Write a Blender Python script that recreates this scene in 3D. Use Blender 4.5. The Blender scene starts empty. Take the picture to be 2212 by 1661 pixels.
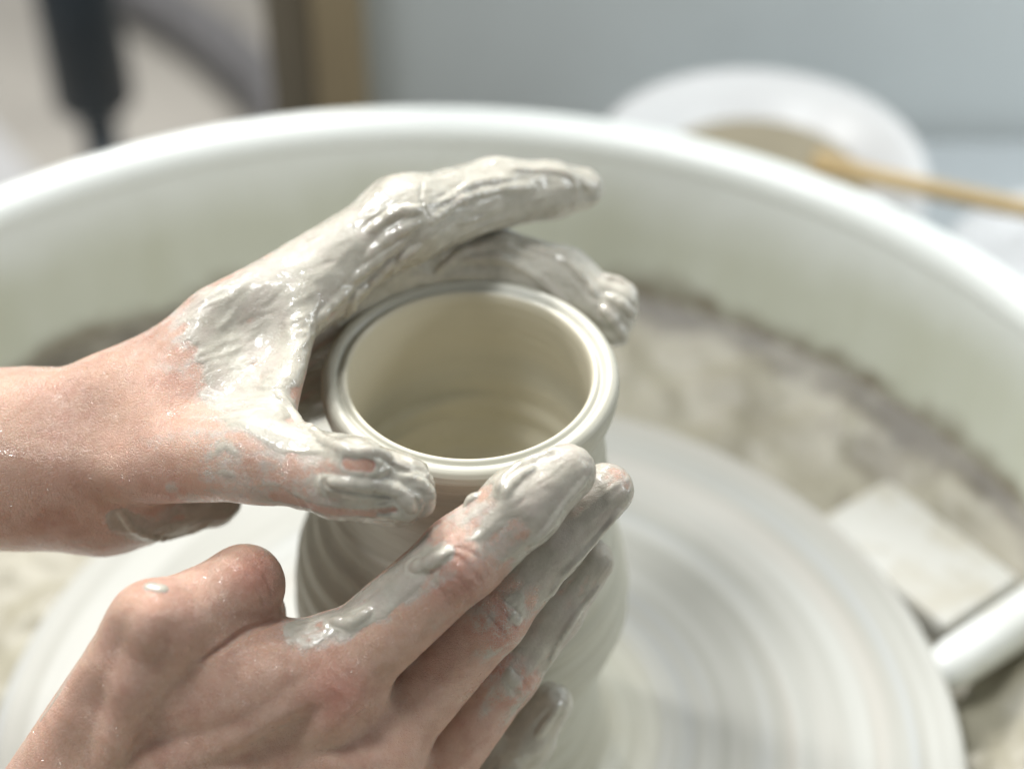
import bpy, math, random
import numpy as np
from mathutils import Vector

# ------------------------------------------------------------------ camera, world, lamps, exposure
CM = 0.01
sc = bpy.context.scene
col = sc.collection
PITCH = 0.7363                       # camera looks down by this angle
cam_d = bpy.data.cameras.new('camera')
cam = bpy.data.objects.new('camera', cam_d); col.objects.link(cam)
cam.location = (1.1341*CM, -37.3431*CM, 48.9514*CM)
cam.rotation_euler = (math.pi/2 - PITCH, 0, 0)
cam_d.sensor_width = 36.0
cam_d.lens = 36.0*4000/2212
cam_d.clip_start = 0.01; cam_d.clip_end = 50
cam_d.dof.use_dof = True
cam_d.dof.focus_distance = 0.470
cam_d.dof.aperture_fstop = 4.6
cam_d.dof.aperture_blades = 9
sc.camera = cam

w = bpy.data.worlds.new('World'); sc.world = w; w.use_nodes = True
w.node_tree.nodes['Background'].inputs[0].default_value = (0.97, 0.985, 0.97, 1)
w.node_tree.nodes['Background'].inputs[1].default_value = 0.245

def area(name, loc, target, size, power, color=(1, 1, 1), sy=None):
    d = bpy.data.lights.new(name, 'AREA'); o = bpy.data.objects.new(name, d); col.objects.link(o)
    d.shape = 'RECTANGLE'; d.size = size*CM; d.size_y = (sy or size)*CM; d.energy = power; d.color = color
    o.location = Vector(loc)*CM
    o.rotation_euler = (Vector(target)-Vector(loc)).to_track_quat('-Z', 'Y').to_euler()
    return o
area('ceiling_lamp', (-34, 118, 132), (0, 0, 12), 14, 23, (1.0, 0.985, 0.96))
area('ceiling_lamp', (10, 125, 128), (0, 0, 12), 14, 18, (1.0, 0.985, 0.96))
area('ceiling_lamp', (-85, 70, 132), (0, 0, 12), 14, 12, (1.0, 0.985, 0.96))
area('ceiling_panel', (-50, 0, 158), (-2, -3, 10), 30, 15, (0.97, 0.99, 1.0))
area('wall_fill_light', (72, 14, 46), (62, 49, 24), 40, 6.0, (0.92, 0.97, 1.0))  # added fill lamp without a window, brightens the right of the wall

vs = sc.view_settings
vs.view_transform = 'Standard'; vs.look = 'None'; vs.exposure = 0.0; vs.gamma = 1.0
sc.cycles.use_denoising = True
sc.cycles.max_bounces = 8
random.seed(4); np.random.seed(4)

# ------------------------------------------------------------------ helpers
def link(o, parent=None):
    col.objects.link(o)
    if parent is not None: o.parent = parent
    return o
def tag(o, label=None, cat=None, group=None, kind=None):
    if label: o['label'] = label
    if cat: o['category'] = cat
    if group: o['group'] = group
    if kind: o['kind'] = kind
    return o
def empty(name, loc, rot=(0, 0, 0)):
    o = bpy.data.objects.new(name, None); o.location = Vector(loc)*CM; o.rotation_euler = rot
    o.empty_display_size = 0.02
    return link(o)
def mesh(name, v, f, mat, parent=None, smooth=True, loc=None):
    """v in centimetres, relative to the parent's base (or to loc)"""
    me = bpy.data.meshes.new(name)
    v = np.asarray(v, dtype=np.float32)*CM
    me.from_pydata(v.tolist() if not isinstance(f, np.ndarray) else [], [], [] if isinstance(f, np.ndarray) else f)
    if isinstance(f, np.ndarray):
        n, k = f.shape
        me.vertices.add(len(v)); me.vertices.foreach_set('co', v.ravel())
        me.loops.add(n*k); me.loops.foreach_set('vertex_index', f.ravel().astype(np.int32))
        me.polygons.add(n)
        me.polygons.foreach_set('loop_start', np.arange(0, n*k, k, dtype=np.int32))
        me.polygons.foreach_set('loop_total', np.full(n, k, dtype=np.int32))
        me.update(calc_edges=True); me.validate()
    if smooth: me.polygons.foreach_set('use_smooth', np.ones(len(me.polygons), dtype=bool))
    me.materials.append(mat)
    o = bpy.data.objects.new(name, me)
    if loc is not None: o.location = Vector(loc)*CM
    return link(o, parent)
def lathe(name, prof, mat, parent=None, seg=192, fn=None, loc=None, closed=False, a0=0.0, a1=2*math.pi):
    """prof: list of (r, z) going round the outline; fn(angle, r, z) may bend it"""
    pr = np.array(prof, float); n = len(pr)
    full = abs(a1-a0-2*math.pi) < 1e-6
    m = seg if full else seg+1
    a = a0 + (a1-a0)*np.arange(m)/seg
    R = np.repeat(pr[None, :, 0], m, 0); Z = np.repeat(pr[None, :, 1], m, 0); A = np.repeat(a[:, None], n, 1)
    X = R*np.cos(A); Y = R*np.sin(A)
    if fn: X, Y, Z = fn(A, R, Z, X, Y)
    v = np.stack([X, Y, Z], -1).reshape(-1, 3)
    i = np.arange(seg)[:, None]; j = np.arange(n if closed else n-1)[None, :]
    i2 = (i+1) % m; j2 = (j+1) % n
    f = np.stack([i*n+j, i2*n+j, i2*n+j2, i*n+j2], -1).reshape(-1, 4)
    return mesh(name, v, f, mat, parent, loc=loc)
def spline(pts, n):
    """Catmull-Rom through pts"""
    P = np.array(pts, float); P = np.vstack([2*P[0]-P[1], P, 2*P[-1]-P[-2]])
    k = len(P)-3; t = np.linspace(0, k, n); i = np.minimum(t.astype(int), k-1); u = (t-i)[:, None]
    a, b, c, d = P[i], P[i+1], P[i+2], P[i+3]
    return 0.5*((2*b)+(c-a)*u+(2*a-5*b+4*c-d)*u*u+(3*b-a-3*c+d)*u**3)
def tube(name, pts, rad, mat, parent=None, seg=16, n=60, loc=None):
    P = spline(pts, n); r = np.interp(np.linspace(0, 1, n), np.linspace(0, 1, len(rad)), rad)
    r = r.copy()
    T = np.gradient(P, axis=0); T /= np.linalg.norm(T, axis=1)[:, None]
    up = np.array([0, 0, 1.0]) if abs(T[0][2]) < 0.9 else np.array([1.0, 0, 0])
    U = np.cross(T, up); U /= np.linalg.norm(U, axis=1)[:, None]; V = np.cross(U, T)
    a = 2*np.pi*np.arange(seg)/seg
    v = P[:, None]+r[:, None, None]*(np.cos(a)[None, :, None]*U[:, None]+np.sin(a)[None, :, None]*V[:, None])
    v = np.vstack([v.reshape(-1, 3), P[:1], P[-1:]])
    f = []
    for i in range(n-1):
        for j in range(seg):
            j2 = (j+1) % seg
            f.append((i*seg+j, i*seg+j2, (i+1)*seg+j2, (i+1)*seg+j))
    for j in range(seg):
        j2 = (j+1) % seg
        f.append((j2, j, n*seg)); f.append(((n-1)*seg+j, (n-1)*seg+j2, n*seg+1))
    return mesh(name, v, f, mat, parent, loc=loc)
def round_box(name, size, mat, parent=None, bev=0.3, loc=None, rot=None, seg=3, warp=None):
    import bmesh
    bm = bmesh.new(); bmesh.ops.create_cube(bm, size=1.0)
    for v in bm.verts: v.co = Vector((v.co.x*size[0], v.co.y*size[1], v.co.z*size[2]))
    bmesh.ops.bevel(bm, geom=bm.edges[:], offset=bev, segments=seg, profile=0.5, affect='EDGES')
    for v in bm.verts:
        if warp: v.co = Vector(warp(v.co))
        v.co *= CM
    me = bpy.data.meshes.new(name); bm.to_mesh(me); bm.free()
    me.polygons.foreach_set('use_smooth', np.ones(len(me.polygons), dtype=bool))
    me.materials.append(mat)
    o = bpy.data.objects.new(name, me)
    if loc is not None: o.location = Vector(loc)*CM
    if rot is not None: o.rotation_euler = rot
    return link(o, parent)

# ------------------------------------------------------------------ materials
class NT:
    def __init__(s, name):
        s.m = bpy.data.materials.new(name); s.m.use_nodes = True; s.t = s.m.node_tree
        s.b = s.t.nodes['Principled BSDF']
        s.pos = s.t.nodes.new('ShaderNodeTexCoord').outputs['Object']
    def n(s, typ, **kw):
        x = s.t.nodes.new(typ)
        for k, v in kw.items():
            if hasattr(x, k): setattr(x, k, v)
        return x
    def put(s, sock, v):
        if hasattr(v, 'is_linked') or isinstance(v, bpy.types.NodeSocket): s.t.links.new(v, sock)
        else: sock.default_value = v
    def noise(s, scale, detail=4, rough=0.55, vec=None, dist=0.0, out='Fac'):
        x = s.n('ShaderNodeTexNoise'); s.put(x.inputs['Vector'], vec if vec is not None else s.pos)
        x.inputs['Scale'].default_value = scale; x.inputs['Detail'].default_value = detail
        x.inputs['Roughness'].default_value = rough; x.inputs['Distortion'].default_value = dist
        return x.outputs[out]
    def voro(s, scale, feature='DISTANCE_TO_EDGE', vec=None, rnd=1.0):
        x = s.n('ShaderNodeTexVoronoi'); x.feature = feature
        s.put(x.inputs['Vector'], vec if vec is not None else s.pos)
        x.inputs['Scale'].default_value = scale; x.inputs['Randomness'].default_value = rnd
        return x.outputs['Distance']
    def math(s, op, a, b=0.0, clamp=False):
        x = s.n('ShaderNodeMath'); x.operation = op; x.use_clamp = clamp
        s.put(x.inputs[0], a); s.put(x.inputs[1], b); return x.outputs[0]
    def ramp(s, fac, lo, hi, a=0.0, b=1.0, smooth=True):
        x = s.n('ShaderNodeMapRange'); x.interpolation_type = 'SMOOTHSTEP' if smooth else 'LINEAR'
        s.put(x.inputs['Value'], fac); x.inputs['From Min'].default_value = lo; x.inputs['From Max'].default_value = hi
        x.inputs['To Min'].default_value = a; x.inputs['To Max'].default_value = b
        return x.outputs[0]
    def mix(s, fac, a, b):
        x = s.n('ShaderNodeMix'); x.data_type = 'RGBA'
        s.put(x.inputs[0], fac)
        for k, v in ((6, a), (7, b)):
            if isinstance(v, tuple): v = (*v, 1) if len(v) == 3 else v
            s.put(x.inputs[k], v)
        return x.outputs[2]
    def attr(s, name):
        x = s.n('ShaderNodeAttribute'); x.attribute_name = name; return x.outputs['Fac']
    def scale(s, sc3, vec=None):
        x = s.n('ShaderNodeMapping'); s.put(x.inputs['Vector'], vec if vec is not None else s.pos)
        x.inputs['Scale'].default_value = sc3; return x.outputs[0]
    def xyz(s):
        x = s.n('ShaderNodeSeparateXYZ'); s.put(x.inputs[0], s.pos); return x.outputs
    def radius(s, cx=0.0, cy=0.0):
        o = s.xyz()
        a = s.math('SUBTRACT', o[0], cx); b = s.math('SUBTRACT', o[1], cy)
        return s.math('SQRT', s.math('ADD', s.math('MULTIPLY', a, a), s.math('MULTIPLY', b, b)))
    def vec(s, x, y, z):
        c = s.n('ShaderNodeCombineXYZ')
        for i, v in enumerate((x, y, z)): s.put(c.inputs[i], v)
        return c.outputs[0]
    def bump(s, h, dist, strength=1.0, normal=None):
        x = s.n('ShaderNodeBump'); s.put(x.inputs['Height'], h)
        x.inputs['Distance'].default_value = dist; s.put(x.inputs['Strength'], strength)
        if normal is not None: s.put(x.inputs['Normal'], normal)
        return x.outputs[0]
    def set(s, **kw):
        for k, v in kw.items():
            key = {'color': 'Base Color', 'rough': 'Roughness', 'normal': 'Normal', 'spec': 'Specular IOR Level',
                   'sss': 'Subsurface Weight', 'coat': 'Coat Weight', 'coatr': 'Coat Roughness', 'metal': 'Metallic'}[k]
            if isinstance(v, tuple) and len(v) == 3: v = (*v, 1)
            s.put(s.b.inputs[key], v)
        return s

CLAY = (0.56, 0.535, 0.455)
def mat_pot():
    s = NT('wet_thrown_clay')
    o = s.xyz(); r = s.radius()
    # rings left by the turning: noise that only runs along the profile, slightly wavy round it
    ring = s.noise(1.0, 4, 0.6, s.vec(s.math('MULTIPLY', o[0], 9), s.math('MULTIPLY', o[1], 9), s.math('MULTIPLY', s.math('ADD', o[2], s.math('MULTIPLY', r, 0.7)), 620)))
    fine = s.noise(1.0, 2, 0.5, s.vec(s.math('MULTIPLY', o[0], 5), s.math('MULTIPLY', o[1], 5), s.math('MULTIPLY', s.math('ADD', o[2], r), 2200)))
    blot = s.noise(40, 3)
    c = s.mix(s.ramp(ring, 0.3, 0.75), (0.44, 0.432, 0.36), (0.53, 0.522, 0.45))
    c = s.mix(s.ramp(blot, 0.35, 0.7, 0, 0.35), c, (0.43, 0.40, 0.315))
    c = s.mix(s.ramp(r, 0.052, 0.075), c, (0.46, 0.455, 0.415))
    c = s.mix(s.ramp(r, 0.0345, 0.0335, 0, 0.8), c, (0.62, 0.575, 0.445))  # inside of the pot paler: extra brightness put into the clay colour
    hgt = s.math('ADD', ring, s.math('MULTIPLY', fine, 0.35))
    s.set(color=c, rough=s.ramp(blot, 0.3, 0.7, 0.40, 0.55), normal=s.bump(hgt, 0.0008, s.ramp(r, 0.0340, 0.0350, 0.36, 0.6)), spec=0.5, sss=0.0, coat=0.15, coatr=0.2)
    return s.m
def mat_wheel():
    s = NT('slip_covered_wheel')
    o = s.xyz(); r = s.radius()
    big = s.noise(1.0, 3, 0.55, s.vec(s.math('MULTIPLY', o[0], 4), s.math('MULTIPLY', o[1], 4), s.math('MULTIPLY', r, 160)))
    fine = s.noise(1.0, 3, 0.6, s.vec(s.math('MULTIPLY', o[0], 6), s.math('MULTIPLY', o[1], 6), s.math('MULTIPLY', r, 900)))
    hue = s.noise(1.0, 1, 0.5, s.vec(s.math('MULTIPLY', o[0], 3), s.math('MULTIPLY', o[1], 3), s.math('ADD', s.math('MULTIPLY', r, 95), 3.3)))
    c = s.mix(s.ramp(big, 0.3, 0.7), (0.40, 0.395, 0.355), (0.51, 0.51, 0.475))
    c = s.mix(s.ramp(hue, 0.56, 0.7, 0, 0.4), c, (0.41, 0.445, 0.49))
    c = s.mix(s.ramp(hue, 0.44, 0.3, 0, 0.28), c, (0.49, 0.435, 0.375))
    s.set(color=c, rough=s.ramp(fine, 0.3, 0.7, 0.42, 0.62), normal=s.bump(s.math('ADD', big, s.math('MULTIPLY', fine, 0.3)), 0.0012, 0.5), spec=0.2)
    return s.m
def mat_pan():
    s = NT('white_pan_plastic')
    o = s.xyz()
    z = o[2]
    # dried clay film thins out towards the rim, thick band low on the wall
    n1 = s.noise(14, 5, 0.62); n2 = s.noise(38, 4, 0.6); n3 = s.noise(95, 3, 0.6)
    zz = s.math('ADD', z, s.math('MULTIPLY', s.math('SUBTRACT', n1, 0.5), 0.035))
    film = s.ramp(zz, 0.060, 0.026, 0.0, 0.75)
    zb = s.math('ADD', z, s.math('MULTIPLY', s.math('SUBTRACT', n2, 0.5), 0.03))
    band = s.math('MULTIPLY', s.ramp(zb, 0.009, 0.001, 0.0, 1.0), s.ramp(zb, -0.011, -0.002, 0.35, 1.0))
    film = s.math('ADD', film, s.math('MULTIPLY', s.math('MULTIPLY', s.math('SUBTRACT', s.noise(1.0, 4, 0.6, s.scale((38, 38, 5))), 0.5), 0.7), film), clamp=True)
    c = s.mix(film, (0.80, 0.83, 0.80), (0.515, 0.53, 0.41))
    c = s.mix(s.math('MULTIPLY', band, s.ramp(n3, 0.3, 0.6, 0.55, 1.0)), c, (0.235, 0.205, 0.15))
    rough = s.ramp(film, 0.0, 0.6, 0.28, 0.55)
    s.set(color=c, rough=rough, spec=0.5, normal=s.bump(n3, 0.0006, s.ramp(film, 0, 0.6, 0.0, 0.4)))
    return s.m
def mat_slurry():
    s = NT('tan_clay_slurry')
    n1 = s.noise(22, 5, 0.6); n2 = s.noise(34, 3, 0.55)
    c = s.mix(s.ramp(n1, 0.35, 0.65), (0.31, 0.285, 0.215), (0.385, 0.36, 0.28))
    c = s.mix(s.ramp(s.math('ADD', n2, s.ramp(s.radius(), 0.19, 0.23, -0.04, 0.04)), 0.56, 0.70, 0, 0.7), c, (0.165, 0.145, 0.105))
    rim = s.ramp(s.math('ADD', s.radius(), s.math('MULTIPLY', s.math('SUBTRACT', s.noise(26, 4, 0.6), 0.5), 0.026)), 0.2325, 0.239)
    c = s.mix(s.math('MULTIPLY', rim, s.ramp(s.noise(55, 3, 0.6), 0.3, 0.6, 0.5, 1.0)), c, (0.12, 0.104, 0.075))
    s.set(color=c, rough=0.45, normal=s.bump(n2, 0.003, 0.6))
    return s.m
def mat_plain(name, base, var=0.12, scale=30, rough=0.5, bump=0.0, spec=0.4, second=None):
    s = NT(name)
    n1 = s.noise(scale, 4, 0.6); n2 = s.noise(scale*9, 2, 0.5)
    dark = tuple(x*(1-var) for x in base) if second is None else second
    c = s.mix(s.ramp(n1, 0.3, 0.7), dark, base)
    s.set(color=c, rough=rough, spec=spec)
    if bump: s.set(normal=s.bump(n2, bump, 0.6))
    return s.m
def mat_stained(name, base, stain, amount, rough):
    s = NT(name)
    n1 = s.noise(60, 5, 0.65); n2 = s.noise(170, 4, 0.6)
    c = s.mix(s.math('MULTIPLY', s.ramp(n1, 0.45, 0.68), amount), base, stain)
    c = s.mix(s.ramp(n2, 0.62, 0.72, 0, amount), c, tuple(x*0.75 for x in stain))
    s.set(color=c, rough=s.ramp(n1, 0.4, 0.7, rough, 0.6), normal=s.bump(n2, 0.0008, 0.4))
    return s.m
def mat_wood(name, a, b, axis=2):
    s = NT(name); k = [60, 60, 60]; k[axis] = 4
    g = s.noise(1.0, 5, 0.6, s.scale(tuple(k)), dist=0.4)
    s.set(color=s.mix(s.ramp(g, 0.3, 0.7), a, b), rough=0.5, normal=s.bump(g, 0.0006, 0.5))
    return s.m
def mat_hand():
    s = NT('skin_with_wet_clay')
    clay = s.attr('clay'); thick = s.attr('thick'); red = s.attr('red')
    # skin
    n_big = s.noise(45, 3); n_mid = s.noise(210, 6, 0.7)
    pore = s.voro(2300); fold = s.voro(1000, vec=s.scale((1.0, 1.5, 0.7)))
    sk = s.mix(s.ramp(n_mid, 0.3, 0.7), (0.51, 0.295, 0.22), (0.62, 0.41, 0.325))
    sk = s.mix(s.ramp(n_big, 0.3, 0.75, 0, 0.5), sk, (0.65, 0.45, 0.325))
    sk = s.mix(s.math('MULTIPLY', red, 0.5), sk, (0.47, 0.17, 0.125))
    # clay cover: ragged edge, dry crackle where the film is thin
    e = s.noise(150, 4, 0.6); e2 = s.noise(620, 3, 0.6)
    m = s.math('ADD', s.math('ADD', clay, s.math('MULTIPLY', s.math('SUBTRACT', s.noise(62, 3, 0.55), 0.5), 0.5)), s.math('MULTIPLY', s.math('SUBTRACT', e, 0.5), 0.40))
    m = s.math('ADD', m, s.math('MULTIPLY', s.math('SUBTRACT', e2, 0.5), 0.22))
    cover = s.ramp(m, 0.34, 0.62)
    film = s.ramp(m, 0.08, 0.42)
    crack = s.ramp(fold, 0.012, 0.07, 1.0, 0.0)
    dust = s.math('MULTIPLY', film, s.math('ADD', s.math('MULTIPLY', crack, 0.85), s.ramp(e, 0.44, 0.60, 0.05, 0.75)), clamp=True)
    # wet clay, thinner streaks let the skin through
    smear = s.ramp(s.noise(120, 6, 0.68, dist=0.4), 0.34, 0.62)
    opaq = s.math('ADD', s.math('MULTIPLY', smear, 0.75), s.ramp(thick, 0.02, 0.45, 0.12, 1.0), clamp=True)
    cl = s.mix(s.ramp(s.noise(260, 4, 0.6), 0.3, 0.7), (0.415, 0.392, 0.325), (0.50, 0.474, 0.40))
    thin = s.mix(s.math('MULTIPLY', red, 0.3), (0.43, 0.375, 0.325), (0.39, 0.29, 0.26))
    cl = s.mix(opaq, thin, cl)
    dirt = s.math('MULTIPLY', s.ramp(s.noise(85, 5, 0.62, dist=0.6), 0.46, 0.66), s.ramp(thick, 0.05, 0.26, 0.55, 0.0))
    cl = s.mix(dirt, cl, (0.335, 0.31, 0.255))
    c = s.mix(dust, sk, (0.58, 0.53, 0.47))
    c = s.mix(cover, c, cl)
    hs = s.math('ADD', s.math('MULTIPLY', s.ramp(fold, 0.0, 0.10, 0, 1, False), 0.8), s.math('MULTIPLY', s.ramp(pore, 0, 0.2), 0.35))
    hc = s.math('ADD', s.math('MULTIPLY', s.noise(150, 2, 0.5), 0.6), s.math('MULTIPLY', hs, 0.10))
    hh = s.math('ADD', s.math('MULTIPLY', hs, s.ramp(cover, 0, 1, 0.46, 0.0)), s.math('MULTIPLY', hc, cover))
    hh = s.math('ADD', hh, s.math('MULTIPLY', cover, 0.3))
    gloss = s.noise(75, 4, 0.6)
    rs = s.ramp(gloss, 0.35, 0.65, 0.27, 0.45); rc = s.ramp(gloss, 0.38, 0.62, 0.2, 0.45)
    rr = s.math('ADD', s.math('MULTIPLY', rc, cover), s.math('MULTIPLY', rs, s.math('SUBTRACT', 1.0, cover)))
    s.set(color=c, rough=rr, normal=s.bump(hh, 0.0006, 0.75), spec=0.5,
          sss=s.ramp(cover, 0, 1, 0.5, 0.06), coat=s.math('ADD', s.math('MULTIPLY', cover, s.ramp(thick, 0.05, 0.3, 0.3, 0.9)), s.math('MULTIPLY', s.math('SUBTRACT', 1.0, cover), s.ramp(gloss, 0.42, 0.62, 0.75, 0.12))), coatr=s.ramp(gloss, 0.35, 0.65, 0.03, 0.09))
    cn = s.math('ADD', s.noise(210, 2, 0.5), s.math('MULTIPLY', s.math('SUBTRACT', 1.0, cover), s.math('MULTIPLY', hs, 0.75)))
    cn = s.math('ADD', cn, s.math('MULTIPLY', s.noise(520, 2, 0.5), 0.12))
    s.put(s.b.inputs['Coat Normal'], s.bump(cn, 0.0008, 0.75))
    s.b.inputs['Subsurface Radius'].default_value = (1.0, 0.36, 0.2)
    s.b.inputs['Subsurface Scale'].default_value = 0.006
    return s.m

M_POT = mat_pot(); M_WHEEL = mat_wheel(); M_PAN = mat_pan(); M_SLURRY = mat_slurry(); M_HAND = mat_hand()

# ------------------------------------------------------------------ SDF
def perlin(P, seed=0):
    P = np.asarray(P, dtype=np.float32)
    i = np.floor(P).astype(np.int64); f = (P-i).astype(np.float32)
    u = f*f*f*(f*(f*6-15)+10)
    def h(ix, iy, iz):
        n = (ix*374761393+iy*668265263+iz*2147483647+seed*1274126177) & 0xffffffff
        n = ((n ^ (n >> 13))*1274126177) & 0xffffffff
        n = n ^ (n >> 16)
        return n
    def g(dx, dy, dz):
        n = h(i[:, 0]+dx, i[:, 1]+dy, i[:, 2]+dz)
        a = (n & 1023)/1023.0*2*np.pi; z = ((n >> 10) & 1023)/511.5-1
        q = np.sqrt(np.maximum(0, 1-z*z))
        return (q*np.cos(a)*(f[:, 0]-dx)+q*np.sin(a)*(f[:, 1]-dy)+z*(f[:, 2]-dz)).astype(np.float32)
    def L(a, b, t): return a+(b-a)*t
    x00 = L(g(0, 0, 0), g(1, 0, 0), u[:, 0]); x10 = L(g(0, 1, 0), g(1, 1, 0), u[:, 0])
    x01 = L(g(0, 0, 1), g(1, 0, 1), u[:, 0]); x11 = L(g(0, 1, 1), g(1, 1, 1), u[:, 0])
    return L(L(x00, x10, u[:, 1]), L(x01, x11, u[:, 1]), u[:, 2])*1.6
def fbm(P, seed=0, oct=3):
    r = 0; a = 1.0; t = 0
    for k in range(oct):
        r = r+a*perlin(P*(2.03**k)+k*7.3, seed+k); t += a; a *= 0.5
    return r/t
def sstep(a, b, x):
    t = np.clip((x-a)/(b-a), 0, 1); return t*t*(3-2*t)
def sd_cone(P, a, b, ra, rb):
    """rounded tapered segment: distance to the axis minus the radius there; returns also the position along it"""
    a = np.asarray(a, np.float32); b = np.asarray(b, np.float32); ab = b-a
    t = np.clip(((P-a)@ab)/max(1e-6, float(ab@ab)), 0, 1)
    d = np.linalg.norm(P-(a+t[..., None]*ab), axis=-1)
    return d-(ra+(rb-ra)*t), t
def sd_tri(P, a, b, c, r):
    a, b, c = (np.asarray(x, np.float32) for x in (a, b, c))
    ba, cb, ac = b-a, c-b, a-c; n = np.cross(ba, ac)
    pa, pb, pc = P-a, P-b, P-c
    s = np.sign(pa@np.cross(ba, n))+np.sign(pb@np.cross(cb, n))+np.sign(pc@np.cross(ac, n))
    def e(p, d):
        t = np.clip((p@d)/float(d@d), 0, 1); q = p-t[..., None]*d; return (q*q).sum(-1)
    edge = np.minimum(np.minimum(e(pa, ba), e(pb, cb)), e(pc, ac))
    face = (pa@n)**2/float(n@n)
    return np.sqrt(np.where(s < 2.0, edge, face))-r
class Field:
    def __init__(s, lo, hi, h):
        s.lo = np.array(lo, np.float32); s.h = h
        s.n = np.ceil((np.array(hi)-s.lo)/h).astype(int)+1
        s.F = np.full(s.n, 4.0, np.float32)
    def box(s, pts, m):
        p = np.array(pts, float)
        i0 = np.clip(np.floor((p.min(0)-m-s.lo)/s.h).astype(int), 0, s.n-1)
        i1 = np.clip(np.ceil((p.max(0)+m-s.lo)/s.h).astype(int)+1, 1, s.n)
        if (i1 <= i0).any(): return None, None
        ax = [s.lo[k]+s.h*np.arange(i0[k], i1[k], dtype=np.float32) for k in range(3)]
        P = np.stack(np.meshgrid(*ax, indexing='ij'), -1)
        return (slice(i0[0], i1[0]), slice(i0[1], i1[1]), slice(i0[2], i1[2])), P
    def _op(s, sl, d, k, op):
        F = s.F[sl]
        if op == 'add':
            h = np.maximum(k-np.abs(F-d), 0)/k; s.F[sl] = np.minimum(F, d)-h*h*k*0.25
        else:
            d = -d; h = np.maximum(k-np.abs(F-d), 0)/k; s.F[sl] = np.maximum(F, d)+h*h*k*0.25
    def cone(s, a, b, ra, rb, k=0.4, op='add'):
        sl, P = s.box([a, b], max(ra, rb)+k+0.25)
        if sl is None: return
        s._op(sl, sd_cone(P, a, b, ra, rb)[0], k, op)
    def ball(s, a, r, k=0.4, op='add'): s.cone(a, np.array(a)+(0, 0, 1e-3), r, r, k, op)
    def tri(s, a, b, c, r, k=0.6):
        sl, P = s.box([a, b, c], r+k+0.25)
        s._op(sl, sd_tri(P, a, b, c, r), k, 'add')
    def sample(s, Q):
        x = (np.asarray(Q, np.float32)-s.lo)/s.h
        i = np.clip(np.floor(x).astype(int), 0, s.n-2); f = x-i
        r = 0
        for dx in (0, 1):
            for dy in (0, 1):
                for dz in (0, 1):
                    wgt = (f[:, 0] if dx else 1-f[:, 0])*(f[:, 1] if dy else 1-f[:, 1])*(f[:, 2] if dz else 1-f[:, 2])
                    r = r+wgt*s.F[i[:, 0]+dx, i[:, 1]+dy, i[:, 2]+dz]
        return r
    def surface(s):
        """naive surface nets"""
        F = s.F; S = F < 0
        nx, ny, nz = F.shape
        cnt = np.zeros((nx-1, ny-1, nz-1), np.uint8)
        for dx in (0, 1):
            for dy in (0, 1):
                for dz in (0, 1): cnt += S[dx:nx-1+dx, dy:ny-1+dy, dz:nz-1+dz]
        act = np.argwhere((cnt > 0) & (cnt < 8))
        idx = np.full(cnt.shape, -1, np.int32); idx[tuple(act.T)] = np.arange(len(act))
        c = np.zeros((len(act), 8), np.float32); off = np.array([(x, y, z) for x in (0, 1) for y in (0, 1) for z in (0, 1)])
        for q, o in enumerate(off): c[:, q] = F[act[:, 0]+o[0], act[:, 1]+o[1], act[:, 2]+o[2]]
        acc = np.zeros((len(act), 3), np.float32); num = np.zeros(len(act), np.float32)
        for p in range(8):
            for q in range(p+1, 8):
                if np.abs(off[p]-off[q]).sum() != 1: continue
                a, b = c[:, p], c[:, q]; x = (a < 0) != (b < 0)
                t = np.where(x, a/np.where(x, a-b, 1), 0)[:, None]
                acc += np.where(x[:, None], off[p]+t*(off[q]-off[p]), 0); num += x
        v = s.lo+s.h*(act+acc/num[:, None])
        faces = []
        for ax in range(3):
            sl0 = [slice(None)]*3; sl1 = [slice(None)]*3
            sl0[ax] = slice(0, -1); sl1[ax] = slice(1, None)
            A, B = S[tuple(sl0)], S[tuple(sl1)]
            e = np.argwhere(A != B); u, w2 = (ax+1) % 3, (ax+2) % 3
            ok = (e[:, u] > 0) & (e[:, w2] > 0) & (e[:, u] < F.shape[u]-1) & (e[:, w2] < F.shape[w2]-1)
            e = e[ok]; flip = ~A[tuple(e.T)]
            def at(du, dw):
                z = e.copy(); z[:, u] -= du; z[:, w2] -= dw; return idx[tuple(z.T)]
            qd = np.stack([at(1, 1), at(0, 1), at(0, 0), at(1, 0)], -1)
            qd[flip] = qd[flip][:, ::-1]; faces.append(qd)
        f = np.vstack(faces); f = f[(f >= 0).all(1)]
        return v, f

H = 0.048
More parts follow.
